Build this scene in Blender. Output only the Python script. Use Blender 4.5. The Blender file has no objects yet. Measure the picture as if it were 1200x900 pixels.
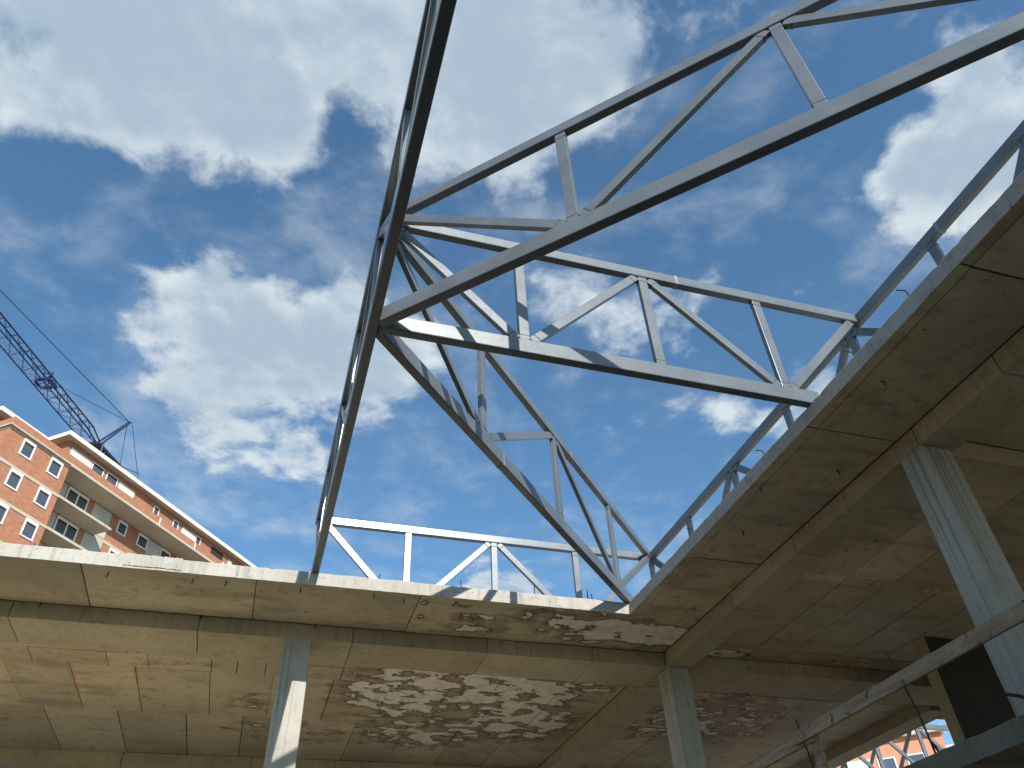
import bpy, bmesh, math, random
from mathutils import Vector, Matrix

random.seed(7)
S = 5.0                      # metres per unit: one unit is the height of the roof soffit above the eye
GZ = -1.85                   # ground level (m)
scene = bpy.context.scene
COL = scene.collection

# ------------------------------------------------------------------ helpers
def link(o, parent=None):
    COL.objects.link(o)
    if parent is not None:
        o.parent = parent
    return o

def empty(name, loc, label, cat, group=None, rz=0.0):
    o = bpy.data.objects.new(name, None)
    o.empty_display_size = 0.3
    o.location = loc
    o.rotation_euler = (0, 0, rz)
    o['label'] = label
    o['category'] = cat
    if group:
        o['group'] = group
    return link(o)

class MB:
    """collects shapes in one bmesh; build() links them as one mesh object"""
    def __init__(self, base=(0, 0, 0)):
        self.bm = bmesh.new()
        self.base = Vector(base)
        self.mi = 0
        self.layer = self.bm.loops.layers.color.new('tint')

    def _tint(self, faces, t):
        for f in faces:
            f.material_index = self.mi
            for l in f.loops:
                l[self.layer] = (t, t, t, 1)

    def hexa(self, c, bevel=0.0, tint=0.5):
        vs = [self.bm.verts.new(Vector(p) - self.base) for p in c]
        fs = [self.bm.faces.new([vs[i] for i in q]) for q in
              ((0, 3, 2, 1), (4, 5, 6, 7), (0, 1, 5, 4), (1, 2, 6, 5), (2, 3, 7, 6), (3, 0, 4, 7))]
        self._tint(fs, tint)
        if bevel > 0:
            es = list({e for f in fs for e in f.edges})
            r = bmesh.ops.bevel(self.bm, geom=es, offset=bevel, segments=2, affect='EDGES', profile=0.5)
            self._tint(r['faces'], tint)

    def box(self, x0, x1, y0, y1, z0, z1, bevel=0.0, tint=0.5):
        self.hexa([(x0, y0, z0), (x1, y0, z0), (x1, y1, z0), (x0, y1, z0),
                   (x0, y0, z1), (x1, y0, z1), (x1, y1, z1), (x0, y1, z1)], bevel, tint)

    def ubox(self, x0, x1, y0, y1, z0, z1, bevel=0.0, tint=0.5):
        self.box(x0*S, x1*S, y0*S, y1*S, z0*S, z1*S, bevel, tint)

    def bar(self, p0, p1, w, h, side=None, bevel=0.0, tint=0.5):
        """square bar: w across 'side' (a direction), h across the other"""
        p0 = Vector(p0); p1 = Vector(p1)
        d = (p1 - p0).normalized()
        if side is None:
            side = d.cross(Vector((0, 0, 1)))
            if side.length < 1e-3:
                side = Vector((1, 0, 0))
        s = Vector(side); s = (s - d * s.dot(d)).normalized()
        u = s.cross(d).normalized()
        a = s * w / 2; b = u * h / 2
        c = [p0 - a - b, p0 + a - b, p0 + a + b, p0 - a + b, p1 - a - b, p1 + a - b, p1 + a + b, p1 - a + b]
        self.hexa(c, bevel, tint)

    def tube(self, pts, r, n=8):
        pts = [Vector(p) for p in pts]
        rings = []
        for i, p in enumerate(pts):
            d = (pts[min(i+1, len(pts)-1)] - pts[max(i-1, 0)]).normalized()
            s = d.cross(Vector((0, 0, 1)))
            if s.length < 1e-3:
                s = Vector((1, 0, 0))
            s.normalize(); u = s.cross(d)
            rings.append([self.bm.verts.new(p + (s*math.cos(a) + u*math.sin(a))*r - self.base)
                          for a in [2*math.pi*k/n for k in range(n)]])
        fs = []
        for a, b in zip(rings, rings[1:]):
            for k in range(n):
                fs.append(self.bm.faces.new((a[k], a[(k+1) % n], b[(k+1) % n], b[k])))
        fs.append(self.bm.faces.new(rings[0][::-1])); fs.append(self.bm.faces.new(rings[-1]))
        self._tint(fs, 0.5)
        if n > 6:
            for f in fs:
                f.smooth = True

    def build(self, name, mats, parent=None):
        bmesh.ops.recalc_face_normals(self.bm, faces=self.bm.faces[:])
        me = bpy.data.meshes.new(name)
        self.bm.to_mesh(me); self.bm.free()
        for m in (mats if isinstance(mats, (list, tuple)) else [mats]):
            me.materials.append(m)
        o = bpy.data.objects.new(name, me)
        return link(o, parent)

# ------------------------------------------------------------------ node helper
class NG:
    def __init__(self, tree):
        self.t = tree; self.n = tree.nodes; self.l = tree.links
    def add(self, typ, **kw):
        nd = self.n.new(typ)
        for k, v in kw.items():
            setattr(nd, k, v)
        return nd
    def put(self, sock, v):
        if hasattr(v, 'is_linked') or isinstance(v, bpy.types.NodeSocket):
            self.l.new(v, sock)
        elif v is not None:
            if isinstance(v, (tuple, list)) and len(v) == 3 and sock.type == 'RGBA':
                v = (*v, 1)
            sock.default_value = v
    def math(self, op, a, b=None, c=None, clamp=False):
        nd = self.add('ShaderNodeMath', operation=op, use_clamp=clamp)
        for s, v in zip(nd.inputs, (a, b, c)):
            if v is not None:
                self.put(s, v)
        return nd.outputs[0]
    def vmath(self, op, a, b=None, out=0):
        nd = self.add('ShaderNodeVectorMath', operation=op)
        self.put(nd.inputs[0], a)
        if b is not None:
            self.put(nd.inputs[1], b)
        return nd.outputs[out]
    def smooth(self, v, a, b, lo=0.0, hi=1.0):
        nd = self.add('ShaderNodeMapRange', interpolation_type='SMOOTHSTEP')
        self.put(nd.inputs[0], v)
        for i, x in enumerate((a, b, lo, hi)):
            self.put(nd.inputs[i+1], x)
        return nd.outputs[0]
    def noise(self, vec, scale, detail=4, rough=0.55, dist=0.0):
        nd = self.add('ShaderNodeTexNoise')
        self.put(nd.inputs['Vector'], vec)
        nd.inputs['Scale'].default_value = scale
        nd.inputs['Detail'].default_value = detail
        nd.inputs['Roughness'].default_value = rough
        nd.inputs['Distortion'].default_value = dist
        return nd.outputs['Fac']
    def mix(self, f, a, b, typ='MIX'):
        nd = self.add('ShaderNodeMix', data_type='RGBA', blend_type=typ)
        self.put(nd.inputs[0], f); self.put(nd.inputs[6], a); self.put(nd.inputs[7], b)
        return nd.outputs[2]
    def scalev(self, vec, s):
        return self.vmath('MULTIPLY', vec, s)
    def coords(self, kind='Object'):
        return self.add('ShaderNodeTexCoord').outputs[kind]
    def bump(self, h, strength=0.3, dist=0.01):
        nd = self.add('ShaderNodeBump')
        nd.inputs['Strength'].default_value = strength
        nd.inputs['Distance'].default_value = dist
        self.put(nd.inputs['Height'], h)
        return nd.outputs[0]

def material(name):
    m = bpy.data.materials.new(name)
    m.use_nodes = True
    g = NG(m.node_tree)
    b = m.node_tree.nodes['Principled BSDF']
    return m, g, b

def simple(name, col, rough=0.7, metal=0.0, var=0.12, scale=3.0):
    m, g, b = material(name)
    n = g.noise(g.coords(), scale, 5)
    c = g.mix(g.smooth(n, 0.25, 0.75), tuple(x*(1-var) for x in col), tuple(min(1, x*(1+var)) for x in col))
    g.put(b.inputs['Base Color'], c)
    b.inputs['Roughness'].default_value = rough
    b.inputs['Metallic'].default_value = metal
    return m

# ------------------------------------------------------------------ materials
def mat_soffit():
    m, g, b = material('formwork_soffit_concrete')
    co = g.coords()
    p = g.scalev(co, (1/S, 1/S, 1/S))
    tint = g.add('ShaderNodeVertexColor', layer_name='tint').outputs[0]
    tintv = g.add('ShaderNodeSeparateColor'); g.put(tintv.inputs[0], tint)
    tv = tintv.outputs[0]
    n1 = g.noise(p, 5.0, 6, 0.6); n2 = g.noise(p, 34.0, 6, 0.65); n3 = g.noise(p, 1.7, 3)
    col = g.mix(g.smooth(n1, 0.3, 0.7), (0.475, 0.40, 0.25), (0.57, 0.49, 0.325))
    col = g.mix(g.smooth(n3, 0.35, 0.65), col, g.mix(0.6, col, (0.36, 0.32, 0.25)))
    k = g.math('MULTIPLY_ADD', tv, 0.62, 0.69)
    kc = g.add('ShaderNodeCombineColor')
    for i in range(3):
        g.put(kc.inputs[i], k)
    col = g.mix(1.0, col, kc.outputs[0], 'MULTIPLY')
    # fine grime and small dark pits
    col = g.mix(g.math('MULTIPLY', g.smooth(n2, 0.50, 0.70), 0.45), col, (0.16, 0.125, 0.08))
    sm = g.noise(g.vmath('MULTIPLY', p, (5, 16, 1)), 1.0, 6, 0.62)
    col = g.mix(g.math('MULTIPLY', g.smooth(sm, 0.50, 0.70), 0.6), col, (0.20, 0.165, 0.115))
    th = g.noise(p, 27.0, 1, 0.5)
    col = g.mix(g.math('MULTIPLY', g.smooth(th, 0.755, 0.775), 0.8), col, (0.05, 0.04, 0.03))
    pit = g.noise(p, 60.0, 2, 0.5)
    col = g.mix(g.math('MULTIPLY', g.smooth(pit, 0.72, 0.76), 0.75), col, (0.07, 0.055, 0.04))
    # leak stains: white lime crusts with dark rims, brown damp round them
    xy = g.vmath('MULTIPLY', p, (1, 1, 0))
    st = g.vmath('MULTIPLY', p, (0.75, 1.15, 0))
    acc = None
    for (x, y, rx, ry, w) in STAINS:
        d = g.vmath('MULTIPLY', g.vmath('SUBTRACT', xy, (x, y, 0)), (1/rx, 1/ry, 0))
        L = g.vmath('LENGTH', d, out=1)
        f = g.smooth(L, 1.15, 0.35, 0.0, w+.05)
        acc = f if acc is None else g.math('MAXIMUM', acc, f)
    wob = g.noise(st, 15.0, 7, 0.55, 0.35)
    field = g.math('ADD', acc, g.math('MULTIPLY', g.math('SUBTRACT', wob, 0.5), 2.1))
    field = g.math('MULTIPLY', field, g.math('GREATER_THAN', acc, 0.02))
    damp = g.smooth(field, 0.36, 0.60)
    col = g.mix(g.math('MULTIPLY', damp, 0.62), col, (0.185, 0.135, 0.085))
    rim = g.math('MULTIPLY', g.smooth(field, 0.64, 0.70), g.smooth(field, 0.80, 0.74))
    white = g.smooth(field, 0.745, 0.775)
    wcol = g.mix(g.smooth(n2, 0.35, 0.7), (0.70, 0.66, 0.58), (0.52, 0.47, 0.39))
    col = g.mix(white, col, wcol)
    col = g.mix(g.math('MULTIPLY', rim, 0.8), col, (0.075, 0.055, 0.038))
    def ell(lst, w):
        acc = None
        for (x, y, rx, ry) in lst:
            d = g.vmath('MULTIPLY', g.vmath('SUBTRACT', xy, (x, y, 0)), (1/rx, 1/ry, 0))
            f = g.smooth(g.vmath('LENGTH', d, out=1), 1.2, 0.4, 0.0, w)
            acc = f if acc is None else g.math('MAXIMUM', acc, f)
        return acc
    hc = g.noise(g.vmath('MULTIPLY', p, (60, 85, 1)), 1.0, 4, 0.6)
    pk = g.smooth(g.math('ADD', ell(POCKS, .36), hc), 0.90, 0.97)
    col = g.mix(g.math('MULTIPLY', pk, .6), col, (0.045, 0.035, 0.022))
    rd = g.math('MULTIPLY', ell(REDS, 1.0), g.smooth(n2, .3, .6))
    col = g.mix(g.math('MULTIPLY', rd, .55), col, (0.45, 0.10, 0.07))
    # small rust runs
    rr = g.noise(g.vmath('MULTIPLY', p, (2.2, 7.0, 1)), 1.6, 3)
    col = g.mix(g.math('MULTIPLY', g.smooth(rr, 0.70, 0.76), 0.45), col, (0.36, 0.14, 0.09))
    g.put(b.inputs['Base Color'], col)
    b.inputs['Roughness'].default_value = 0.78
    g.put(b.inputs['Normal'], g.bump(g.math('ADD', n2, g.math('MULTIPLY', white, 0.4)), 0.25, 0.01))
    return m

STAINS = [(0.50, 2.80, 0.36, 0.40, 0.78), (0.85, 2.72, 0.42, 0.38, 0.84), (1.00, 3.04, 0.36, 0.34, 0.76),
          (0.66, 3.22, 0.42, 0.30, 0.68), (1.10, 2.62, 0.20, 0.18, 0.70),
          (0.60, 2.18, 0.16, 0.10, 0.70), (0.80, 2.12, 0.20, 0.13, 0.64), (0.98, 2.15, 0.22, 0.15, 0.84), (1.17, 2.16, 0.22, 0.14, 0.96),
          (1.48, 2.245, 0.12, 0.05, 0.95), (1.62, 2.50, 0.10, 0.07, 0.72), (1.78, 2.92, 0.46, 0.46, 0.60),
          (-0.03, 2.98, 0.12, 0.12, 0.55), (0.12, 3.30, 0.34, 0.2, 0.5), (1.50, 2.95, 0.22, 0.34, 0.58)]
POCKS = [(-0.30, 2.655, 0.13, 0.04), (1.86, 1.685, 0.16, 0.018), (-0.02, 2.95, .1, .1), (1.70, 2.62, .3, .12)]
REDS = [(-0.596, 2.86, 0.012, 0.22), (-0.402, 2.78, 0.009, 0.10), (1.975, 2.24, 0.022, 0.11), (2.06, 2.135, 0.12, 0.007), (2.0, 2.272, 0.3, .012), (.17, 2.70, .03, .012)]

def mat_concrete(name, ca, cb, streak=0.0, grime=0.4, tinted=False, rough=0.8, ridge=0.0):
    m, g, b = material(name)
    co = g.coords()
    n1 = g.noise(co, 0.9, 6, 0.6); n2 = g.noise(co, 9.0, 6, 0.65); n3 = g.noise(co, 40.0, 3)
    col = g.mix(g.smooth(n1, 0.3, 0.7), ca, cb)
    col = g.mix(g.math('MULTIPLY', g.smooth(n2, 0.5, 0.75), grime), col, tuple(x*0.45 for x in ca))
    h = g.math('MULTIPLY', n3, 0.5)
    if streak > 0:
        sv = g.vmath('MULTIPLY', co, (16, 16, 0.35))
        s1 = g.noise(sv, 1.0, 4, 0.6)
        col = g.mix(g.math('MULTIPLY', g.smooth(s1, 0.5, 0.7), streak), col, tuple(x*0.42 for x in ca))
        h = g.math('ADD', h, g.math('MULTIPLY', s1, ridge))
    if tinted:
        tint = g.add('ShaderNodeVertexColor', layer_name='tint').outputs[0]
        sep = g.add('ShaderNodeSeparateColor'); g.put(sep.inputs[0], tint)
        k = g.math('MULTIPLY_ADD', sep.outputs[0], 0.5, 0.75)
        kc = g.add('ShaderNodeCombineColor')
        for i in range(3):
            g.put(kc.inputs[i], k)
        col = g.mix(1.0, col, kc.outputs[0], 'MULTIPLY')
    pit = g.noise(co, 14.0, 2)
    col = g.mix(g.math('MULTIPLY', g.smooth(pit, 0.70, 0.74), 0.6), col, tuple(x*0.25 for x in ca))
    g.put(b.inputs['Base Color'], col)
    b.inputs['Roughness'].default_value = rough
    g.put(b.inputs['Normal'], g.bump(g.math('ADD', h, g.math('MULTIPLY', n2, 0.6)), 0.45, 0.012))
    return m

def mat_steel(name='painted_steel', rust=True):
    m, g, b = material(name)
    co = g.coords()
    n = g.noise(co, 1.6, 5, 0.6); n2 = g.noise(co, 14.0, 5, 0.65)
    col = g.mix(g.smooth(n, 0.3, 0.7), (0.115, 0.132, 0.147), (0.155, 0.173, 0.188))
    col = g.mix(g.math('MULTIPLY', g.smooth(n2, 0.52, 0.75), 0.3), col, (0.10, 0.107, 0.11))
    spot = g.noise(co, 3.3, 6, 0.7)
    col = g.mix(g.math('MULTIPLY', g.smooth(spot, 0.70, 0.75), 0.6), col, (0.16, 0.07, 0.035))
    g.put(b.inputs['Base Color'], col)
    b.inputs['Metallic'].default_value = 0.18
    g.put(b.inputs['Roughness'], g.math('MULTIPLY_ADD', n2, 0.14, 0.22))
    g.put(b.inputs['Normal'], g.bump(n, 0.04, 0.004))
    return m

def mat_brick(name, base, dark, mortar):
    m, g, b = material(name)
    co = g.coords()
    # walls run along local x or local y: use x + y as the running coordinate
    sep = g.add('ShaderNodeSeparateXYZ'); g.put(sep.inputs[0], co)
    cmb = g.add('ShaderNodeCombineXYZ')
    g.put(cmb.inputs[0], g.math('ADD', sep.outputs[0], sep.outputs[1])); g.put(cmb.inputs[1], sep.outputs[2])
    br = g.add('ShaderNodeTexBrick')
    g.put(br.inputs['Vector'], cmb.outputs[0])
    br.inputs['Scale'].default_value = 1.0
    br.inputs['Brick Width'].default_value = 0.38
    br.inputs['Row Height'].default_value = 0.2
    br.inputs['Mortar Size'].default_value = 0.012
    br.inputs['Bias'].default_value = -0.2
    br.inputs['Color1'].default_value = (*base, 1)
    br.inputs['Color2'].default_value = (*dark, 1)
    br.inputs['Mortar'].default_value = (*mortar, 1)
    n = g.noise(co, 0.7, 5, 0.6)
    col = g.mix(g.math('MULTIPLY', g.smooth(n, 0.4, 0.7), 0.35), br.outputs['Color'], tuple(x*0.7 for x in base))
    g.put(b.inputs['Base Color'], col)
    b.inputs['Roughness'].default_value = 0.85
    return m

def mat_wood():
    m, g, b = material('weathered_plank_wood')
    co = g.coords()
    sv = g.vmath('MULTIPLY', co, (14, 1.2, 14))
    n = g.noise(sv, 1.5, 6, 0.65, 0.6); n2 = g.noise(co, 7.0, 5, 0.7)
    col = g.mix(g.smooth(n, 0.3, 0.7), (0.23, 0.155, 0.10), (0.37, 0.27, 0.185))
    col = g.mix(g.math('MULTIPLY', g.smooth(n2, 0.56, 0.66), 0.4), col, (0.40, 0.34, 0.28))
    col = g.mix(g.math('MULTIPLY', g.smooth(g.noise(co, 11.0, 4), 0.60, 0.64), 0.8), col, (0.06, 0.045, 0.035))
    g.put(b.inputs['Base Color'], col)
    b.inputs['Roughness'].default_value = 0.85
    g.put(b.inputs['Normal'], g.bump(n, 0.4, 0.006))
    return m

def mat_glass_dark(name, col, rough=0.12):
    m, g, b = material(name)
    n = g.noise(g.coords(), 0.8, 3)
    g.put(b.inputs['Base Color'], g.mix(n, tuple(x*0.7 for x in col), tuple(x*1.3 for x in col)))
    b.inputs['Roughness'].default_value = rough
    b.inputs['Specular IOR Level'].default_value = 0.6
    return m

M = dict(
    soffit=mat_soffit(),
    edge=mat_concrete('slab_edge_concrete', (0.34, 0.32, 0.275), (0.42, 0.40, 0.355), grime=0.55, streak=0.4, ridge=0.2),
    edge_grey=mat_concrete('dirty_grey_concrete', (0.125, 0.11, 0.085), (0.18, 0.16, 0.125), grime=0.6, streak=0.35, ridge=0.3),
    beam=mat_concrete('beam_concrete', (0.36, 0.305, 0.195), (0.44, 0.38, 0.255), grime=0.45, streak=0.3, tinted=True),
    column=mat_concrete('board_marked_concrete', (0.325, 0.305, 0.265), (0.41, 0.39, 0.345), streak=0.6, grime=0.3, ridge=3.0),
    floor=mat_concrete('floor_concrete', (0.60, 0.53, 0.39), (0.68, 0.61, 0.47), grime=0.3),
    black_face=mat_concrete('near_black_concrete', (0.006, 0.006, 0.006), (0.010, 0.009, 0.009), grime=0.3),
    steel=mat_steel(),
    weld=simple('rusty_weld_bead', (0.085, 0.068, 0.058), 0.7, 0.2, 0.6, 7.0),
    primer=simple('bare_primer_mark', (0.21, 0.22, 0.225), 0.6, 0.1, 0.2, 9.0),
    joint=simple('dark_joint_grime', (0.05, 0.042, 0.03), 0.95, 0, 0.4, 12.0),
    rebar=simple('rusty_rebar', (0.03, 0.018, 0.013), 0.8),
    wood=mat_wood(),
    brick=mat_brick('hollow_clay_brick', (0.41, 0.18, 0.098), (0.33, 0.125, 0.065), (0.38, 0.22, 0.15)),
    bconc=mat_concrete('facade_concrete', (0.44, 0.40, 0.31), (0.52, 0.47, 0.37), grime=0.3),
    bgrey=mat_concrete('grey_plaster_panel', (0.42, 0.41, 0.37), (0.50, 0.49, 0.44), grime=0.2),
    bwhite=simple('white_window_plastic', (0.76, 0.77, 0.77), 0.45, 0, 0.04),
    bpanel=simple('pale_insulation_panel', (0.68, 0.66, 0.58), 0.8, 0, 0.1),
    pane=mat_glass_dark('window_glass', (0.07, 0.085, 0.105)),
    hole=simple('dark_room', (0.03, 0.02, 0.016), 0.9),
    blue=simple('blue_crane_paint', (0.016, 0.027, 0.085), 0.45, 0.1, 0.15),
    cable=simple('steel_cable', (0.05, 0.055, 0.07), 0.5, 0.3),
    orange=simple('orange_render', (0.56, 0.245, 0.15), 0.9, 0, 0.06, 0.6),
    white=simple('white_render', (0.76, 0.75, 0.72), 0.9, 0, 0.04, 0.6),
)

# ------------------------------------------------------------------ ground
def mat_ground():
    m, g, b = material('dusty_site_ground')
    co = g.coords()
    n = g.noise(co, 0.25, 6); n2 = g.noise(co, 6.0, 6, 0.7)
    col = g.mix(g.smooth(n, 0.35, 0.65), (0.155, 0.135, 0.11), (0.22, 0.19, 0.155))
    col = g.mix(g.math('MULTIPLY', g.smooth(n2, 0.5, 0.7), 0.5), col, (0.12, 0.10, 0.075))
    g.put(b.inputs['Base Color'], col)
    b.inputs['Roughness'].default_value = 0.95
    g.put(b.inputs['Normal'], g.bump(n2, 0.6, 0.03))
    return m
gb = MB((0, 0, GZ))
R_ = 3000
v = [gb.bm.verts.new(p) for p in ((-R_, -R_, 0), (R_, -R_, 0), (R_, R_, 0), (-R_, R_, 0))]
gb.bm.faces.new(v)
ground = gb.build('ground', mat_ground())
ground.location = (0, 0, GZ)
ground['kind'] = 'structure'

# ------------------------------------------------------------------ concrete frame
BASE = (0, 0, GZ)
frame = empty('concrete_frame', BASE, 'unfinished raw concrete building frame with stained ceiling round the open courtyard', 'building')
ZS, ZT = 1.0, 1.035
XE, YE = 1.033, 2.021
X2, Y2 = 2.743, 2.66
YR, XL = -.47, -2.2
REGIONS = [(-3.2, X2, YE, 4.3), (XE, 5.2, .55, YE), (XE, 2.95, -3.0, .55), (X2, 5.2, YE, Y2), (-3.2, XE, -3.0, YR), (-3.2, XL, YR, YE)]  # unseen right and rear roof cut short to let sun brighten the soffits
FLOOR = [(-3.2, X2, YE, 6.4), (XE, 5.2, -3.0, YE), (X2, 5.2, YE, 6.4), (-3.2, XE, -3.0, YR), (-3.2, XL, YR, YE)]  # unseen floor carried past the roof, added as sunlit bounce for the soffits

def panel_rows(mb, x0, x1, y0, y1, xs, ys, z, gap=0.0023):
    """formwork panels with open joints and slightly different levels"""
    xs = [x0] + [x for x in xs if x0 + 0.01 < x < x1 - 0.01] + [x1]
    ys = [y0] + [y for y in ys if y0 + 0.01 < y < y1 - 0.01] + [y1]
    for j in range(len(ys)-1):
        for i in range(len(xs)-1):
            a = xs[i] + gap*random.uniform(.12, 1)*(i > 0); b = xs[i+1] - gap*random.uniform(.12, 1)*(i < len(xs)-2)
            c = ys[j] + 1.7*gap*random.uniform(.2, 1)*(j > 0); d = ys[j+1] - 1.7*gap*random.uniform(.2, 1)*(j < len(ys)-2)
            dz = random.uniform(-0.0009, 0.0009)
            mb.ubox(a, b, c, d, z+dz, z+0.0052, tint=random.uniform(0.25, 0.75))

def seq(a, b, step, jit=0.03):
    out = []; x = a
    while x < b:
        out.append(x); x += step*random.uniform(1-jit, 1+jit)
    return out

def slab(name, z0, z1, soffit_detail):
    mb = MB(BASE)
    for (a, b, c, d) in (REGIONS if soffit_detail else FLOOR):
        mb.mi = 3 if soffit_detail else 2
        e = 0.003
        mb.ubox(a + e*(a in (XE, X2)), b - e*(b in (XL, X2)) - (e if b == XE else 0), c + e*(c in (YE, Y2)), d - e*(d in (YR, Y2)), z0+0.005, z1)
        if soffit_detail:
            mb.mi = 0
            mb.ubox(a + .012, b - .012, c + .012, d - .012, z1-.001, z1+.0006)
    mb.mi = 1
    # rough cast edges: strips whose top line wanders a few millimetres
    def strip(p0, p1, nrm, n):
        rows = []
        p0 = Vector((*p0, 0)); p1 = Vector((*p1, 0)); nv = Vector((*nrm, 0))
        w = 0
        for i in range(n+1):
            p = p0.lerp(p1, i/n)
            w = w*0.7 + random.uniform(-1, 1)*0.0007
            o = random.uniform(-1, 1)*0.00004
            ch = random.random() < 0.03
            top = z1 + 0.0012 + w - (0.0025 if ch else 0)
            bot = z0 - 0.0008 + random.uniform(-1, 1)*0.0004
            prof = [(p + nv*o, bot), (p + nv*o, top - 0.002), (p + nv*(o-0.0016), top), (p - nv*0.012, top+0.0002), (p - nv*0.0026, bot)]
            rows.append([mb.bm.verts.new(Vector((q.x*S, q.y*S, zz*S)) - mb.base) for q, zz in prof])
        for r0, r1 in zip(rows, rows[1:]):
            fs = [mb.bm.faces.new((r0[k], r1[k], r1[(k+1) % 5], r0[(k+1) % 5])) for k in range(5)]
            mb._tint(fs, 0.5)
    mb.mi = 0
    strip((-3.2, YE), (XE+0.001, YE), (0, -1), 260)
    strip((XE, YR), (XE, YE+0.001), (-1, 0), 230)
    strip((XL, YR), (XE, YR), (0, 1), 120)
    strip((XL, YR), (XL, YE), (1, 0), 100)
    if soffit_detail:
        strip((X2, Y2), (X2, 4.3), (1, 0), 60)
        strip((X2, Y2), (5.2, Y2), (0, 1), 80)
    mb.mi = 1
    if soffit_detail:
        e = 0.0027
        panel_rows(mb, -3.2, 1.2645, YE+e, 2.2785, [-2.4, -1.9, -1.4, -0.93, -0.495, -0.06, 0.39, 0.83], [], z0)
        panel_rows(mb, XE+e, 1.2645, YR-.003, 1.955, [1.062], [-1.2, -0.7, -0.2, 0.17, 0.60, 1.07, 1.655], z0)
        panel_rows(mb, XE+e, 1.2645, 1.957, YE+e-0.0002, [], [], z0)
        # left bay: a row of narrow make-up strips, then two rows of big sheets
        panel_rows(mb, -3.2, 1.2645, 2.46, 2.60, [-1.6, -.9, -.42, .12, .61, 1.0], [], z0)
        panel_rows(mb, -3.2, 1.2645, 2.60, 2.71, [-1.2, -.83, -.70, -.48, -.36, -.17, -.09, .0, .25, .5, .8], [], z0)
        panel_rows(mb, -3.2, 1.2645, 2.71, 3.135, [-1.6, -1.4, -1.2, -.99, -.785, -.595, -.402, -.172, .03, .23, .43, .64, .84, 1.04], [], z0)
        panel_rows(mb, -3.2, 1.2645, 3.135, 3.638, [-1.55, -1.3, -1.1, -.94, -.724, -.485, -.252, -.05, .16, .37, .57, .78, 1.0], [], z0)
        panel_rows(mb, -3.2, 2.515, 3.80, 4.298, seq(-2.8, 2.5, .42), [], z0)
        # right bay: long sheets parallel to the edge
        panel_rows(mb, 1.36, 5.2, 1.12, 1.665, [1.40, 1.56, 1.72, 1.92, 2.08, 2.3, 2.5, 2.7, 2.9, 3.1], [], z0)
        panel_rows(mb, 1.36, 5.2, 1.665, 1.70, [1.56, 1.66, 1.72, 1.84, 1.92, 2.0, 2.3], [], z0, gap=.0036)
        panel_rows(mb, 1.36, 5.2, 1.70, 2.2795, [1.42, 1.565, 1.71, 1.90, 2.07, 2.3, 2.5, 2.7, 2.9], [2.19], z0, gap=.0036)
        panel_rows(mb, 1.385, 2.515, 2.46, 3.63, [1.62, 1.83, 2.04, 2.25], [2.60, 3.05], z0)
        panel_rows(mb, -3.2, 1.2645, -3.0, YR-.003, seq(-2.8, 1.2, .42), seq(-2.6, -.5, .42), z0)
        panel_rows(mb, -3.2, XL-.003, YR-.003, YE, [-2.8], seq(0, 2, .42), z0)
        panel_rows(mb, 1.36, 2.945, -3.0, .548, [1.6, 1.84, 2.1, 2.34, 2.6], [-1.1, -.6, -.1, .35], z0)
        panel_rows(mb, 1.36, 5.2, .552, 1.0285, [1.6, 1.84, 2.1, 2.34, 2.6], [], z0)
        panel_rows(mb, 2.62, X2-e, 2.52, 4.298, [], [2.9, 3.3, 3.8], z0)
        panel_rows(mb, X2-e, 5.2, 2.60, Y2-e, [], [], z0)
    else:
        for (a, b, c, d) in FLOOR:
            panel_rows(mb, a+0.004, b-0.004, c+0.004, d-0.004, seq(a+.4, b, .42), seq(c+.4, d, .42), z0)
    return mb.build(name, [M['edge'] if soffit_detail else M['edge_grey'], M['soffit'], M['floor'], M['joint']], frame)

slab('roof_slab', ZS, ZT, True)
slab('floor_slab', 0.303, 0.333, False)

def beam(x0, x1, y0, y1, zb=0.953, joints=(), axis='x', zt=1.0008):
    mb = MB(BASE)
    lo, hi = (x0, x1) if axis == 'x' else (y0, y1)
    cuts = [lo] + [j for j in joints if lo+.02 < j < hi-.02] + [hi]
    for a, b in zip(cuts, cuts[1:]):
        t = random.uniform(.3, .7); o = random.uniform(0, .0008); g = 0.0009
        if axis == 'x':
            mb.ubox(a+g, b-g, y0+o, y1-o, zb+random.uniform(0, .0008), zt, bevel=0.008, tint=t)
        else:
            mb.ubox(x0+o, x1-o, a+g, b-g, zb+random.uniform(0, .0008), zt, bevel=0.008, tint=t)
    return mb.build('beam', M['beam'], frame)

beam(-3.2, 1.267, 2.282, 2.461, joints=[-2.1, -1.6, -1.15, -.686, -.203, .236, .656, 1.009])
beam(1.362, 2.514, 2.283, 2.462, zb=0.954, joints=[1.75, 2.02])
beam(1.268, 1.361, -3.0, 2.46, zb=0.9545, joints=[-1, -.5, 0, .5, .78, 1.02, 1.5, 1.83], axis='y')
beam(1.268, 1.386, 2.464, 3.64, zb=0.954, joints=[2.52, 2.9, 3.2], axis='y')
beam(-3.2, 2.514, 3.642, 3.80, joints=seq(-3, 2.5, .5))
beam(1.363, 5.2, 1.032, 1.118, joints=[1.65, 2.2, 2.7])
beam(2.516, 2.618, 2.508, 4.29, zb=0.9545, joints=[2.9, 3.3, 3.8], axis='y')
beam(2.622, 5.2, 2.512, 2.598, joints=[3.0, 3.6])
# lower storey beams
beam(-3.2, 5.2, 2.29, 2.46, zb=0.255, zt=0.3035, joints=seq(-3, 5, .6))
beam(1.27, 1.38, -3.0, 2.288, zb=0.256, zt=0.3035, joints=seq(-1.5, 2.2, .6), axis='y')

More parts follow.
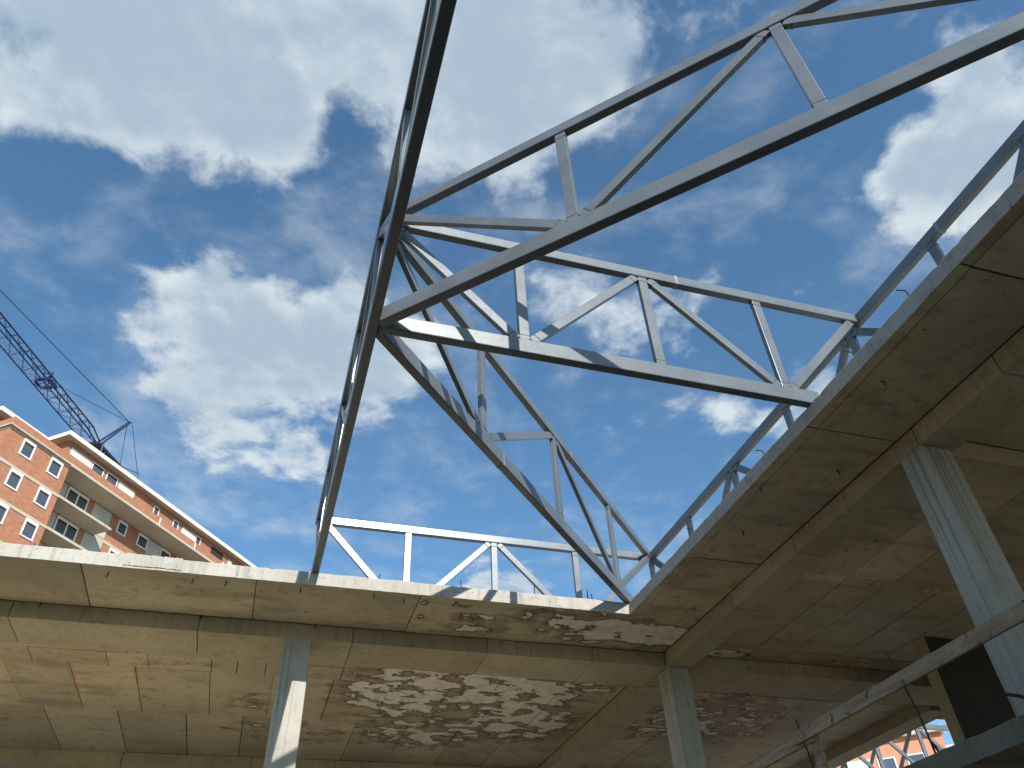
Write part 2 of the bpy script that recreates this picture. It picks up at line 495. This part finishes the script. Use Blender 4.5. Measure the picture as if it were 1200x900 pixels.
def column(x0, x1, y0, y1, z0=0.333, z1=0.9565):
    mb = MB(BASE)
    mb.ubox(x0, x1, y0, y1, z0-0.001, z1, bevel=0.012)
    for face in range(4):
        lo, hi = (x0, x1) if face < 2 else (y0, y1)
        u = lo + .0035
        while u < hi - .006:
            wd = min(random.uniform(.008, .026), hi-.0035-u)
            d = random.uniform(.0002, .0011)
            zz0, zz1 = z0, z1-random.uniform(.002, .008)
            if face == 0: mb.ubox(u, u+wd, y0-d, y0+.001, zz0, zz1, bevel=.002)
            if face == 1: mb.ubox(u, u+wd, y1-.001, y1+d, zz0, zz1, bevel=.002)
            if face == 2: mb.ubox(x0-d, x0+.001, u, u+wd, zz0, zz1, bevel=.002)
            if face == 3: mb.ubox(x1-.001, x1+d, u, u+wd, zz0, zz1, bevel=.002)
            u += wd + random.uniform(.0006, .0016)
    return mb.build('column', M['column'], frame)
cols = [(.038, .117, 2.2835, 2.3635), (1.2755, 1.351, 2.2845, 2.3635), (1.271, 1.351, 1.019, 1.086),
        (-1.2, -1.12, 2.2835, 2.3635), (-2.4, -2.32, 2.2835, 2.3635), (.04, .12, 3.66, 3.74), (1.29, 1.37, 3.66, 3.74),
        (-1.2, -1.12, 3.66, 3.74), (1.271, 1.351, -.22, -.14), (1.271, 1.351, -1.4, -1.32), (3.0, 3.08, 1.04, 1.11)]
for c in cols:
    column(*c)
    column(*c, z0=GZ/S-0.01, z1=0.26)

mb = MB(BASE)
mb.ubox(2.08, 3.4, 1.983, 2.032, .332, 1.0008, bevel=0.01)
w = mb.build('core_wall', M['beam'], frame)
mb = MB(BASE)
mb.ubox(2.0815, 3.399, 1.9805, 1.9829, .336, .9985)  # thin near-black sheet over the front of the core wall
c = mb.build('wall_front_sheet', M['black_face'], w)
c['label'] = 'near-black front face of the concrete wall'

mb = MB(BASE)
nx = 26; rows = []
for i in range(nx+1):
    x = -.395 + .14*i/nx
    j = random.uniform(-1, 1)
    yy = YE - .0016 - abs(random.uniform(0, .0016))
    pr = [(yy, 1.005+.001*j), (yy-.001*random.random(), 1.022+.002*random.uniform(-1, 1)), (yy, 1.037+.0022*random.uniform(-.4, 1)), (YE+.012, 1.0385+.002*random.uniform(-.4, 1)), (YE+.012, 1.005)]
    rows.append([mb.bm.verts.new(Vector((x*S, a*S, z*S)) - mb.base) for a, z in pr])
for r0, r1 in zip(rows, rows[1:]):
    mb._tint([mb.bm.faces.new((r0[k], r1[k], r1[(k+1) % 5], r0[(k+1) % 5])) for k in range(5)], .5)
mb._tint([mb.bm.faces.new(rows[0]), mb.bm.faces.new(rows[-1][::-1])], .5)
o = mb.build('mortar_patch', M['column'], frame)
o['label'] = 'rough grey mortar repair on the edge of the roof slab'

# cast-in bars and wire ends
def rod(name, pts, r, mat=M['rebar']):
    mb = MB(BASE)
    mb.tube([tuple(c*S for c in p) for p in pts], r*S, 6)
    return mb.build(name, mat, frame)
for (x, y, h) in ((.27, 2.05, .03), (.511, 2.042, .03), (.735, 2.04, .035), (.905, 2.035, .035), (.925, 2.045, .03), (-.35, 2.05, .02), (-.62, 2.05, .02)):
    rod('starter_bar', [(x, y, 1.034), (x+random.uniform(-.003, .003), y, 1.036+h)], .0016)
for (y, h) in ((.715, .026), (.885, .022), (1.236, .022), (1.60, .02)):
    rod('starter_bar', [(1.045, y, 1.034), (1.044, y+.004, 1.036+h), (1.030, y+.010, 1.04+h)], .0015)
for (x, y) in ((-.432, 2.062), (-.223, 2.057), (-.139, 2.054), (.057, 2.054), (.258, 2.05), (.345, 2.06), (-.62, 2.28), (-.20, 2.28), (.12, 2.28), (1.12, 1.5), (1.10, .9), (1.06, 1.31), (1.2, 1.2)):
    rod('tie_wire', [(x, y, 1.001), (x+.002, y-.004, .992), (x-.001, y-.005, .985)], .0016)
rod('slab_bar', [(1.04, 1.059, .333), (1.041, 1.064, .40), (1.04, 1.083, .506)], .0018)
rod('slab_bar', [(1.04, 1.05, .333), (1.042, 1.060, .352)], .0022)
rod('slab_bar', [(1.05, .835, .333), (1.03, .86, .356), (1.022, .872, .362)], .0026)
rod('slab_bar', [(1.04, 1.366, .333), (1.04, 1.372, .42), (1.036, 1.377, .487)], .0018)
rod('slab_bar', [(1.038, 1.378, .442), (1.045, 1.30, .452)], .0017)

# pencil writing and two ring marks on the soffit
fc = bpy.data.curves.new('pencil_writing', 'FONT')
fc.body = 'Dtki'
fc.size = .032*S
fc.shear = 0.15
fo = bpy.data.objects.new('pencil_writing', fc)
COL.objects.link(fo)
bpy.context.view_layer.update()
fm = bpy.data.meshes.new_from_object(fo.evaluated_get(bpy.context.evaluated_depsgraph_get()))
bpy.data.objects.remove(fo)
wm = link(bpy.data.objects.new('pencil_writing', fm), frame)
fm.materials.clear(); fm.materials.append(M['joint'])
wm.location = (.487*S, 2.075*S, ZS*S - .009 - GZ)
wm.rotation_euler = (math.pi, 0, math.radians(2))
for (x, y) in ((.407, 2.069), (.416, 2.16)):
    mb = MB(BASE)
    mb.tube([(x*S + .05*math.cos(a), y*S + .06*math.sin(a), ZS*S - .006) for a in [2*math.pi*k/20 for k in range(21)]], .006, 5)
    mb.build('ring_mark', M['joint'], frame)

# ------------------------------------------------------------------ plank railing
pl = MB((XE*S, 1.0*S, .333*S))
pl.hexa([tuple(c*S for c in p) for p in (
    (1.028, .10, .4395), (1.0345, .10, .4395), (1.0345, 1.395, .4425), (1.028, 1.395, .4425),
    (1.028, .10, .4655), (1.0345, .10, .4655), (1.0345, 1.395, .4655), (1.028, 1.395, .4655))], bevel=0.004)
o = pl.build('wooden_plank', M['wood'])
o.location = (XE*S, 1.0*S, .333*S)
o['label'] = 'long grey weathered plank running as a guard rail in front of the right column'
o['category'] = 'plank'; o['group'] = 'guard rail planks'
pl = MB((XE*S, 1.6*S, .333*S))
pl.hexa([tuple(c*S for c in p) for p in (
    (1.036, 1.345, .437), (1.0425, 1.345, .437), (1.0425, 2.05, .433), (1.036, 2.05, .433),
    (1.036, 1.345, .460), (1.0425, 1.345, .460), (1.0425, 2.05, .457), (1.036, 2.05, .457))], bevel=0.004)
o = pl.build('wooden_plank', M['wood'])
o.location = (XE*S, 1.6*S, .333*S)
o['label'] = 'lower plank running out of the picture behind the short wooden post'
o['category'] = 'plank'; o['group'] = 'guard rail planks'
pl = MB((1.05*S, 1.352*S, .333*S))
pl.ubox(1.0435, 1.056, 1.345, 1.363, .333, .474, bevel=0.004)
o = pl.build('wooden_post', M['wood'])
o.location = (1.05*S, 1.352*S, .333*S)
o['label'] = 'short rough wooden post behind the joint of the guard rail planks'
o['category'] = 'post'

# ------------------------------------------------------------------ steel trusses
BC = dict(w=.020, h=.037)      # bottom chord
TC = dict(w=.018, h=.028)      # top chord
ZB, ZTOP = 1.0525, 1.359
def truss(label, A, B, n, dz=0.0, trimA=0.0, trimB=0.0, posts=None, ext=0.0, diag='zigzag', group='steel roof trusses over the courtyard'):
    A = Vector((*A, 0)); B = Vector((*B, 0)); d = (B-A).normalized(); L = (B-A).length
    base = Vector((A.x*S, A.y*S, ZT*S))
    t = empty('roof_truss', base, label, 'truss', group)
    side = Vector((-d.y, d.x, 0))
    zb, zt = ZB+dz, ZTOP+dz
    def P(s, z):
        q = A + d*s
        return Vector((q.x*S, q.y*S, z*S))
    def bar(name, p, q, w, h, bev=0.012):
        mb = MB(base)
        mb.bar(p, q, w*S, h*S, side, bevel=bev)
        dd = (q-p).normalized(); ln = (q-p).length
        # weld beads where the bar meets its neighbours, primer marks at a splice
        for end in ((p, 1), (q, -1)):
            mb.mi = 1
            a = end[0] + dd*end[1]*(.0 if 'chord' in name else .075)
            mb.bar(a, a + dd*end[1]*random.uniform(.006, .016), w*S+.004, h*S+.004, side)
        if name.endswith('chord'):
            for k in range(1):
                mb.mi = 2
                a = p + dd*ln*random.uniform(.12, .88)
                mb.bar(a, a + dd*random.uniform(.02, .05), w*S+.002, h*S+.002, side)
        return mb.build(name, [M['steel'], M['weld'], M['primer']], t)
    bar('bottom_chord', P(trimA, zb), P(L-trimB+ext, zb), BC['w'], BC['h'])
    bar('top_chord', P(trimA, zt), P(L-trimB+ext, zt), TC['w'], TC['h'])
    st = L/n
    lo = zb + BC['h']/2 - .002; hi = zt - TC['h']/2 + .002
    for i in (range(1, n) if posts is None else posts):
        bar('post', P(i*st, lo), P(i*st, hi), .0125, .0215, 0.006)
    for i in range(n):
        up = (i % 2 == 1) and diag == 'zigzag'
        s0, s1 = i*st, (i+1)*st
        e0 = .016 if i > 0 else .020+trimA; e1 = .016 if i < n-1 else .020+trimB
        if up:
            bar('brace', P(s0+e0, lo+.004), P(s1-e1, hi-.004), .0118, .0205, 0.006)
        else:
            bar('brace', P(s0+e0, hi-.004), P(s1-e1, lo+.004), .0118, .0205, 0.006)
    return t
PX, PY = .090, 1.040
CX, CY = 1.286, 2.291
Y_END = -.135
truss('long straight truss crossing overhead at the left, seen nearly edge on from below', (PX, CY), (PX, Y_END), 8, posts=[1, 2, 3, 4, 5, 6, 7])
truss('diagonal truss rising overhead from the central joint to the upper right', (PX, PY), (1.266, -.16), 4, dz=.0006, trimA=.0145)
truss('truss running from the central joint straight to the middle of the right edge', (PX, PY), (CX, PY), 4, dz=.0012, trimA=.0105, trimB=.0105)
truss('diagonal truss running from the central joint down to the inner corner of the slab', (PX, PY), (CX, CY), 4, dz=.0018, trimA=.0145, trimB=.016)
truss('sunlit low truss standing along the far slab edge beneath the sky', (PX, CY), (CX, CY), 4, dz=.0024, trimA=.0105, trimB=.0105, posts=[1, 2, 3])
truss('truss standing along the right slab edge, its top chord seen above the concrete', (CX, CY), (CX, PY-4*(PY-Y_END)/4), 8, dz=-.0003, posts=range(0, 9))
G2 = 'steel trusses over the neighbouring opening'
truss('small distant truss seen through the gap below the ceiling at lower right', (2.37, 3.82), (4.99, 3.82), 8, dz=-.004, diag='down', group=G2)
truss('distant truss with shaded braces running away behind the other in the gap at lower right', (3.66, 3.835), (3.66, 5.15), 4, dz=-.0045, diag='down', group=G2)

# ------------------------------------------------------------------ brick apartment building (local x along the facade, y into the building)
AZ = math.radians(52.5)
DV = Vector((math.cos(AZ), math.sin(AZ), 0)); NV = Vector((math.sin(AZ), -math.cos(AZ), 0))
C0 = -10.983*S
borg = NV*C0
apt = empty('apartment_building', (borg.x, borg.y, GZ), 'unfinished red brick apartment block with white framed windows and concrete balconies', 'building', rz=AZ)
def apart(name, mat, boxes, parent=apt, bevel=0.0):
    mb = MB((0, 0, GZ))
    for bx in boxes:
        mb.box(*bx, bevel=bevel)
    return mb.build(name, mat, parent)
# walls
UE = 92
apart('brick_wall', M['brick'], [(33.33, 39.72, 0.0, 12, GZ, 41.05)])
apart('brick_wall', M['brick'], [(39.72, UE, 2.0, 12, GZ, 41.05)])
apart('parapet', M['brick'], [(33.4, 39.9, 0.12, .34, 41.30, 42.25), (33.4, 33.62, .34, 12, 41.30, 42.25), (39.9, UE-.2, .10, .34, 41.32, 42.3)])
apart('attic_wall', M['brick'], [(39.2, UE-.3, 0.55, 11.5, 41.31, 43.8), (34.2, 39.2, 3.4, 11.5, 41.31, 43.8)])
# concrete floor bands
bands = []
for z in (41.1, 38.05, 35.0, 31.95, 28.9, 25.85):
    bands.append((33.28, 39.74, -.05, .4, z-.12, z+.14))
    bands.append((33.27, 33.6, .4, 12, z-.12, z+.14))
apart('floor_band', M['bconc'], bands)
apart('terrace_slab', M['bconc'], [(33.1, 39.6, -.28, 3, 41.16, 41.30), (39.6, UE, -.30, 2.6, 41.08, 41.31)])
apart('balcony_slab', M['bconc'], [(39.75, 45.95, -.05, 2.05, 38.0, 38.22)])
apart('balcony_slab', M['bconc'], [(39.75, 44.6, -.05, 2.05, 34.93, 35.16)])
apart('balcony_slab', M['bconc'], [(39.75, 44.6, -.05, 2.05, 31.9, 32.1)])
bm_ = [(45.95, UE, 1.96, 2.02, z-.15, z+.15) for z in (38.05, 35.0, 31.95)]
apart('floor_band', M['bconc'], bm_)
# roof slab, stepped back at the left end
apart('roof', M['bconc'], [(38.45, UE, -.10, 12, 43.82, 44.20), (33.5, 38.45, 2.55, 12, 43.82, 44.20)])
apart('roof_edge', M['bpanel'], [(38.40, UE, -.16, -.10, 43.80, 44.22), (38.40, 38.45, -.10, 2.5, 43.80, 44.22), (33.45, 38.40, 2.49, 2.55, 43.80, 44.22), (33.44, 33.5, 2.55, 12, 43.80, 44.22)])
def window(x0, x1, z0, z1, y, parent=apt, n=1, box=.26, fr=.14):
    mb = MB((0, 0, GZ))
    mb.box(x0, x1, y-.05, y+.06, z1-box, z1)
    mb.box(x0, x1, y-.07, y+.06, z0, z0+fr*.8)
    mb.box(x0, x0+fr, y-.045, y+.06, z0+fr*.8, z1-box)
    mb.box(x1-fr, x1, y-.045, y+.06, z0+fr*.8, z1-box)
    for k in range(1, n):
        xm = x0 + (x1-x0)*k/n
        mb.box(xm-fr*.5, xm+fr*.5, y-.045, y+.06, z0+fr*.8, z1-box)
    f = mb.build('window', M['bwhite'], parent)
    p = MB((0, 0, GZ))
    p.box(x0+fr, x1-fr, y-.012, y+.05, z0+fr*.8, z1-box)
    p.build('pane', M['pane'], f)
    s = MB((0, 0, GZ))
    s.box(x0+fr, x1-fr, y-.022, y-.012, z1-box-.17, z1-box)
    s.build('shutter', M['hole'], f)
    return f
for zt in (40.98, 37.93, 34.88, 31.83):
    window(34.85, 36.08, zt-1.6, zt, 0)
    window(37.78, 39.05, zt-1.6, zt, 0)
for zt in (40.95, 37.9, 34.85):
    window(41.85, 44.3, zt-2.1, zt, 2.0, n=2)
    window(48.2, 49.4, zt-1.35, zt, 2.0)
    window(50.95, 52.35, zt-1.35, zt, 2.0)
    window(54.2, 55.6, zt-1.35, zt, 2.0)
    window(58.6, 59.8, zt-1.35, zt, 2.0)
    window(63.0, 64.2, zt-1.35, zt, 2.0)
for z in (38.2, 35.15, 32.1):
    for (a, b) in ((45.0, 47.2), (52.4, 54.1), (39.73, 41.7)):
        apart('plaster_panel', M['bgrey'], [(a, b, 1.955, 2.0, z+.05, z+2.75)])
# attic openings above the parapet
for (a, b) in ((42.2, 43.6), (44.0, 45.4), (50.5, 51.25), (53.4, 54.2), (57.0, 57.8)):
    window(a, b, 42.2, 43.42, .55, box=.08, fr=.09)
for (a, b) in ((39.6, 42.1), (45.6, 47.7), (54.8, 56.9), (62.6, 63.2)):
    apart('lintel_panel', M['bpanel'], [(a, b, .51, .55, 42.6, 43.33)])
for (a, b) in ((59.6, 61.6), (65.2, 67.6), (72, 74)):
    apart('opening', M['hole'], [(a, b, .50, .55, 42.3, 43.45)])
apart('mortar_strip', M['bpanel'], [(u, u+.16, .06, .10, 41.34, 42.28) for u in (51.2, 56.6, 61.3, 65.5, 70)])

# ------------------------------------------------------------------ tower crane
root = Vector((-24.437, 88.901, 59.995)); jd = Vector((-.375, -.927, 0)).normalized(); js = Vector((-jd.y, jd.x, 0))
UPV = Vector((0, 0, 1))
cb = Vector((root.x, root.y, GZ))
crane = empty('tower_crane', cb, 'dark blue tower crane with lattice boom rising behind the brick building', 'crane')
def J(a, s, z): return root + jd*a + js*s + UPV*z
def cpart(name, bars, r, mat=M['blue'], n=6):
    mb = MB(cb)
    for p, q in bars:
        mb.tube([p, q], r, n)
    return mb.build(name, mat, crane)
JL = 46; hw = .66; zt_, zb_ = .85, -.95
jib = MB(cb)
for s in (-hw, hw):
    jib.tube([J(.2, s*.35, zb_+.6), J(2.5, s, zb_), J(JL, s, zb_)], .075, 6)
    jib.tube([J(.2, s*.35, zt_-.6), J(2.5, s*.6, zt_), J(JL, s*.6, zt_)], .095, 6)
k = 2.5; i = 0
while k < JL-1.2:
    for s in (-hw, hw):
        a, b = ((s, zb_), (s*.6, zt_)) if i % 2 == 0 else ((s*.6, zt_), (s, zb_))
        jib.tube([J(k, *a), J(k+1.25, *b)], 0.045, 5)
    jib.tube([J(k, hw, zb_), J(k+1.25, -hw, zb_)], .04, 5)
    jib.tube([J(k, -hw*.6, zt_), J(k, hw*.6, zt_)], .045, 5)
    k += 1.25; i += 1
jib.build('boom', M['blue'], crane)
tr = MB(cb)
for a in (11.2, 12.6):
    tr.bar(J(a, -.8, -.1), J(a, .8, -.1), .2, .35)
tr.bar(J(11.2, -.9, -.2), J(12.6, -.9, -.2), .12, .3); tr.bar(J(11.2, .9, -.2), J(12.6, .9, -.2), .12, .3)
tr.tube([J(12, .2, .6), J(12, .2, 1.5)], .2, 6)
tr.build('boom_joint', M['blue'], crane)
PK = J(-4.35, 0, 6.91)
cpart('strut', [(J(0, -.45, .1), PK + js*-.12), (J(0, .45, .1), PK + js*.12)], .13)
cpart('stay_cable', [(PK, J(23.0, 0, 3.29)), (J(23.0, 0, 3.29), J(44, 0, zt_))], .05, M['cable'])
cpart('stay_cable', [(PK, J(9, 0, 1.55)), (J(9, 0, 1.55), J(13.5, 0, .8))], .035, M['cable'])
cpart('stay_cable', [(PK + js*-.3, J(-6.9, -.9, .5)), (PK + js*.3, J(-8.8, .9, .5)), (J(-6.9, -.9, 1.6), J(-8.8, .9, 1.4))], .045, M['cable'])
cpart('back_leg', [(J(-.4, 0, -.1), J(-6.4, 0, .4))], .09)
for sx, sy in ((-.8, -.8), (.8, -.8), (.8, .8), (-.8, .8)):
    cpart('mast_leg', [(Vector((root.x+sx, root.y+sy, GZ)), Vector((root.x+sx, root.y+sy, 59.6)))], .11)
mb = MB(cb)
z = GZ+1; i = 0
q = [(-.8, -.8), (.8, -.8), (.8, .8), (-.8, .8)]
while z < 57:
    for k in range(4):
        a = q[k]; b = q[(k+1) % 4]
        if i % 2: a, b = b, a
        mb.tube([(root.x+a[0], root.y+a[1], z), (root.x+b[0], root.y+b[1], z+2)], .05, 5)
    z += 2; i += 1
mb.build('mast_lattice', M['blue'], crane)
mb = MB(cb)
mb.bar(J(-9.5, 0, .2), J(.8, 0, -.3), 1.2, .35)
mb.build('counter_deck', M['blue'], crane)
mb = MB(cb)
mb.bar(J(-9.3, 0, -.6), J(-6.9, 0, -.5), 1.6, 1.1, bevel=.05)
mb.build('counterweight', M['bgrey'], crane)

# ------------------------------------------------------------------ orange building seen through the gap
oa = math.radians(141)
od = Vector((math.cos(oa), math.sin(oa), 0)); on = Vector((-.629, -.777, 0))
oo = Vector((31.9, 31.9, GZ))
ob = empty('rendered_building', oo, 'salmon orange rendered building with grey windows seen through the gap at lower right', 'building', rz=oa+math.pi)
# local x runs to the right along the facade, y goes into the building
def opart(name, mat, boxes, parent=ob):
    mb = MB((0, 0, 0))
    for bx in boxes:
        mb.box(*bx)
    return mb.build(name, mat, parent)
opart('wall', M['orange'], [(-14, .15, 0, 9, 0, 12.95)])
opart('wall', M['white'], [(.15, 9, .35, 9, 0, 12.4)])
opart('roof', M['bgrey'], [(-14.2, .3, -.25, 9.2, 12.95, 13.2)])
opart('balcony', M['white'], [(-4.6, -3.35, -.9, 0, 10.9, 12.0)])
def owin(x0, x1, z0, z1):
    f = opart('window', M['bwhite'], [(x0, x1, -.05, .05, z0, z0+.08), (x0, x0+.07, -.05, .05, z0+.08, z1-.06), (x1-.07, x1, -.05, .05, z0+.08, z1-.06), (x0, x1, -.05, .05, z1-.06, z1)])
    opart('pane', M['pane'], [(x0+.07, x1-.07, -.02, .04, z0+.08, z1-.06)], f)
for zz in (11.0, 8.2, 5.4, 2.6):
    for xx in (-1.75, -3.1, -6.1, -8.6, -11.2):
        owin(xx, xx+.85, zz, zz+1.15)

# ------------------------------------------------------------------ camera
R = [[0.956222, 0.158588, 0.245946], [-0.289382, 0.637524, 0.714017], [-0.043562, -0.753931, 0.655507]]
cam = bpy.data.cameras.new('camera')
cam.sensor_width = 36.0
cam.lens = 907.895*36/1200
cam.clip_start = 0.05
cam.clip_end = 8000
co = bpy.data.objects.new('camera', cam)
COL.objects.link(co)
mw = Matrix.Identity(4)
for r in range(3):
    mw[r][0] = R[r][0]; mw[r][1] = -R[r][1]; mw[r][2] = -R[r][2]
co.matrix_world = mw
scene.camera = co

# ------------------------------------------------------------------ light
to_sun = Vector((.07, -1.0, .64)).normalized()
elev = math.asin(to_sun.z); azc = math.atan2(to_sun.x, to_sun.y)
sun = bpy.data.lights.new('sun', 'SUN')
sun.energy = 4.3
sun.angle = math.radians(.5)
sun.color = (1.0, .945, .86)
so = bpy.data.objects.new('sun', sun)
so.rotation_euler = (-to_sun).to_track_quat('-Z', 'Y').to_euler()
so.location = (0, -30, 40)
COL.objects.link(so)

BLOBS = [(-0.3152,0.4937,0.8105,0.1082,0.9),(-0.2244,0.4778,0.8493,0.106,0.9),(-0.1303,0.4725,0.8716,0.1023,0.9),(-0.0823,0.5426,0.8359,0.0636,0.75),(-0.1561,0.5483,0.8216,0.0661,0.6),(-0.2674,0.531,0.8041,0.0608,0.5),(-0.0106,0.4497,0.8931,0.0673,0.5),(0.0162,0.4099,0.912,0.0566,0.4),(-0.3582,0.4543,0.8157,0.0857,0.7),(-0.346,0.3714,0.8616,0.1524,0.6),(-0.1807,0.3211,0.9297,0.2089,0.6),(0.1246,0.4158,0.9009,0.0983,0.8),(0.1815,0.4697,0.864,0.1128,0.8),(0.2426,0.3877,0.8893,0.0882,0.9),(0.2835,0.3688,0.8852,0.0483,0.4),(0.1074,0.517,0.8492,0.0619,0.5),(0.124,0.2657,0.956,0.1773,0.5),(-0.1629,0.6985,0.6968,0.0684,0.8),(-0.0891,0.7136,0.6949,0.0816,0.9),(-0.0049,0.7281,0.6854,0.0846,0.9),(-0.1161,0.7637,0.635,0.0701,0.6),(-0.1662,0.7825,0.6001,0.0434,0.5),(-0.0959,0.805,0.5854,0.0601,0.7),(-0.0058,0.8257,0.5641,0.0518,0.75),(0.0745,0.7464,0.6613,0.0756,0.8),(0.1239,0.7223,0.6804,0.0655,0.6),(-0.2133,0.7292,0.6502,0.0376,0.4),(0.0173,0.687,0.7264,0.0637,0.6),(0.624,0.312,0.7164,0.06,0.9),(0.6388,0.2598,0.7242,0.0654,0.8),(0.6784,0.3073,0.6673,0.0577,0.9),(0.5978,0.3463,0.723,0.0446,0.6),(0.5964,0.236,0.7672,0.0574,0.45),(0.6305,0.1989,0.7503,0.0468,0.4),(0.7131,0.2147,0.6673,0.1109,0.8),(0.5773,0.5596,0.5946,0.03,1.3),(0.5238,0.6265,0.5772,0.0389,0.7),(0.562,0.6101,0.5586,0.032,0.9),(0.4535,0.6909,0.563,0.0338,0.4),(0.2368,0.8625,0.4471,0.036,1.25),(0.2942,0.8516,0.4338,0.036,1.2),(0.2288,0.5619,0.7949,0.1394,0.33),(0.3605,0.558,0.7475,0.1273,0.28),(0.4531,0.5836,0.6738,0.094,0.28),(0.3158,0.635,0.705,0.0762,0.28),(0.2036,0.7261,0.6568,0.055,0.25),(0.4526,0.3471,0.8214,0.1127,0.15),(-0.4432,0.5864,0.6781,0.1928,0.5),(0.4238,0.0996,0.9002,0.2276,0.5),(0.4325,0.7733,0.4637,0.0259,0.3),(-0.2121,0.6447,0.7345,0.0848,-0.35),(-0.2981,0.6575,0.692,0.0794,-0.5),(-0.0296,0.6133,0.7893,0.072,-0.3),(-0.2492,0.7823,0.5709,0.0543,-0.2),(-0.0221,0.4944,0.869,0.0341,-0.35),(-0.2494,0.4656,0.8491,0.0118,-0.3),(0.4898,0.4442,0.7502,0.0788,-0.25),(0.5574,0.4752,0.6808,0.0776,-0.25),(0.2632,0.7855,0.5601,0.1297,-0.35),(0.3894,0.4477,0.8049,0.0707,-0.2),(-0.1132,0.8677,0.4841,0.0769,-0.3),(0.4241,0.7239,0.5442,0.0635,-0.2)]
world = bpy.data.worlds.new('World')
scene.world = world
world.use_nodes = True
wt = world.node_tree
for nd in list(wt.nodes):
    wt.nodes.remove(nd)
g = NG(wt)
sky = g.add('ShaderNodeTexSky')
sky.sky_type = 'NISHITA'
sky.sun_disc = False
sky.sun_elevation = elev
sky.sun_rotation = azc
sky.altitude = 300
sky.air_density = 1.0
sky.dust_density = 0.6
sky.ozone_density = 2.2
dirv = g.vmath('NORMALIZE', g.coords('Generated'))
sep = g.add('ShaderNodeSeparateXYZ'); g.put(sep.inputs[0], dirv)
zc = g.math('MAXIMUM', sep.outputs[2], 0.06)
zinv = g.math('DIVIDE', 1.0, zc)
cmb = g.add('ShaderNodeCombineXYZ')
g.put(cmb.inputs[0], g.math('MULTIPLY', sep.outputs[0], zinv)); g.put(cmb.inputs[1], g.math('MULTIPLY', sep.outputs[1], zinv))
pp = cmb.outputs[0]
nA = g.noise(pp, 2.6, 9, 0.56, 0.35)
nB = g.noise(pp, 9.0, 8, 0.6, 0.25)
nC = g.noise(pp, 1.3, 6, 0.6, 0.8)
wn = g.add('ShaderNodeTexNoise'); g.put(wn.inputs['Vector'], pp)
wn.inputs['Scale'].default_value = 4.0; wn.inputs['Detail'].default_value = 4
warp = g.vmath('SCALE', g.vmath('SUBTRACT', wn.outputs['Color'], (.5, .5, .5)))
warp.node.inputs['Scale'].default_value = 0.10
wd = g.vmath('NORMALIZE', g.vmath('ADD', dirv, warp))
F = None
for (x, y, z, s, w) in BLOBS:
    dd = g.vmath('DISTANCE', wd, (x, y, z), out=1)
    e = g.math('MULTIPLY', dd, 1/s)
    e = g.math('EXPONENT', g.math('MULTIPLY', g.math('MULTIPLY', e, e), -1.0))
    F = g.math('MULTIPLY', e, w*.8) if F is None else g.math('MULTIPLY_ADD', e, w*.8, F)
F = g.math('MINIMUM', F, 1.25)
turb = g.math('ADD', g.math('MULTIPLY', g.math('SUBTRACT', nA, .5), 2.6), g.math('MULTIPLY', g.math('SUBTRACT', nB, .5), 1.7))
field = g.math('ADD', F, turb)
dens = g.smooth(field, 0.32, 0.95)
veil = g.math('MULTIPLY', g.smooth(g.math('ADD', nC, g.math('MULTIPLY', g.math('SUBTRACT', nB, .5), .5)), .42, .82), .58)
dens = g.math('MAXIMUM', dens, g.math('MULTIPLY', veil, 1.0))
nS = g.noise(g.vmath('ADD', pp, (.03, -.09, 0)), 2.6, 9, 0.56, 0.35)
nS2 = g.noise(g.vmath('ADD', pp, (.008, -.028, 0)), 9.0, 8, 0.6, 0.25)
emb = g.math('ADD', g.math('MULTIPLY', g.math('SUBTRACT', nA, nS), 2.2), g.math('MULTIPLY', g.math('SUBTRACT', nB, nS2), 1.6))
thick = g.smooth(g.math('SUBTRACT', g.math('ADD', F, g.math('MULTIPLY', turb, .5)), emb), 0.35, 1.35)
ccol = g.mix(thick, (3.9, 4.35, 4.65), (2.3, 2.95, 3.6))
skyc = g.mix(1.0, sky.outputs[0], (0.74, 1.0, 1.04), 'MULTIPLY')
final = g.mix(dens, skyc, ccol)
bg = g.add('ShaderNodeBackground')
g.put(bg.inputs['Color'], final)
bg.inputs['Strength'].default_value = 0.115
out = g.add('ShaderNodeOutputWorld')
wt.links.new(bg.outputs[0], out.inputs['Surface'])

# ------------------------------------------------------------------ render settings
scene.view_settings.view_transform = 'Standard'
scene.view_settings.look = 'None'
scene.view_settings.exposure = 0.64
scene.view_settings.gamma = 1.0
scene.view_settings.use_curve_mapping = False
scene.render.engine = 'CYCLES'
scene.cycles.max_bounces = 8
scene.cycles.diffuse_bounces = 5
scene.cycles.use_denoising = True
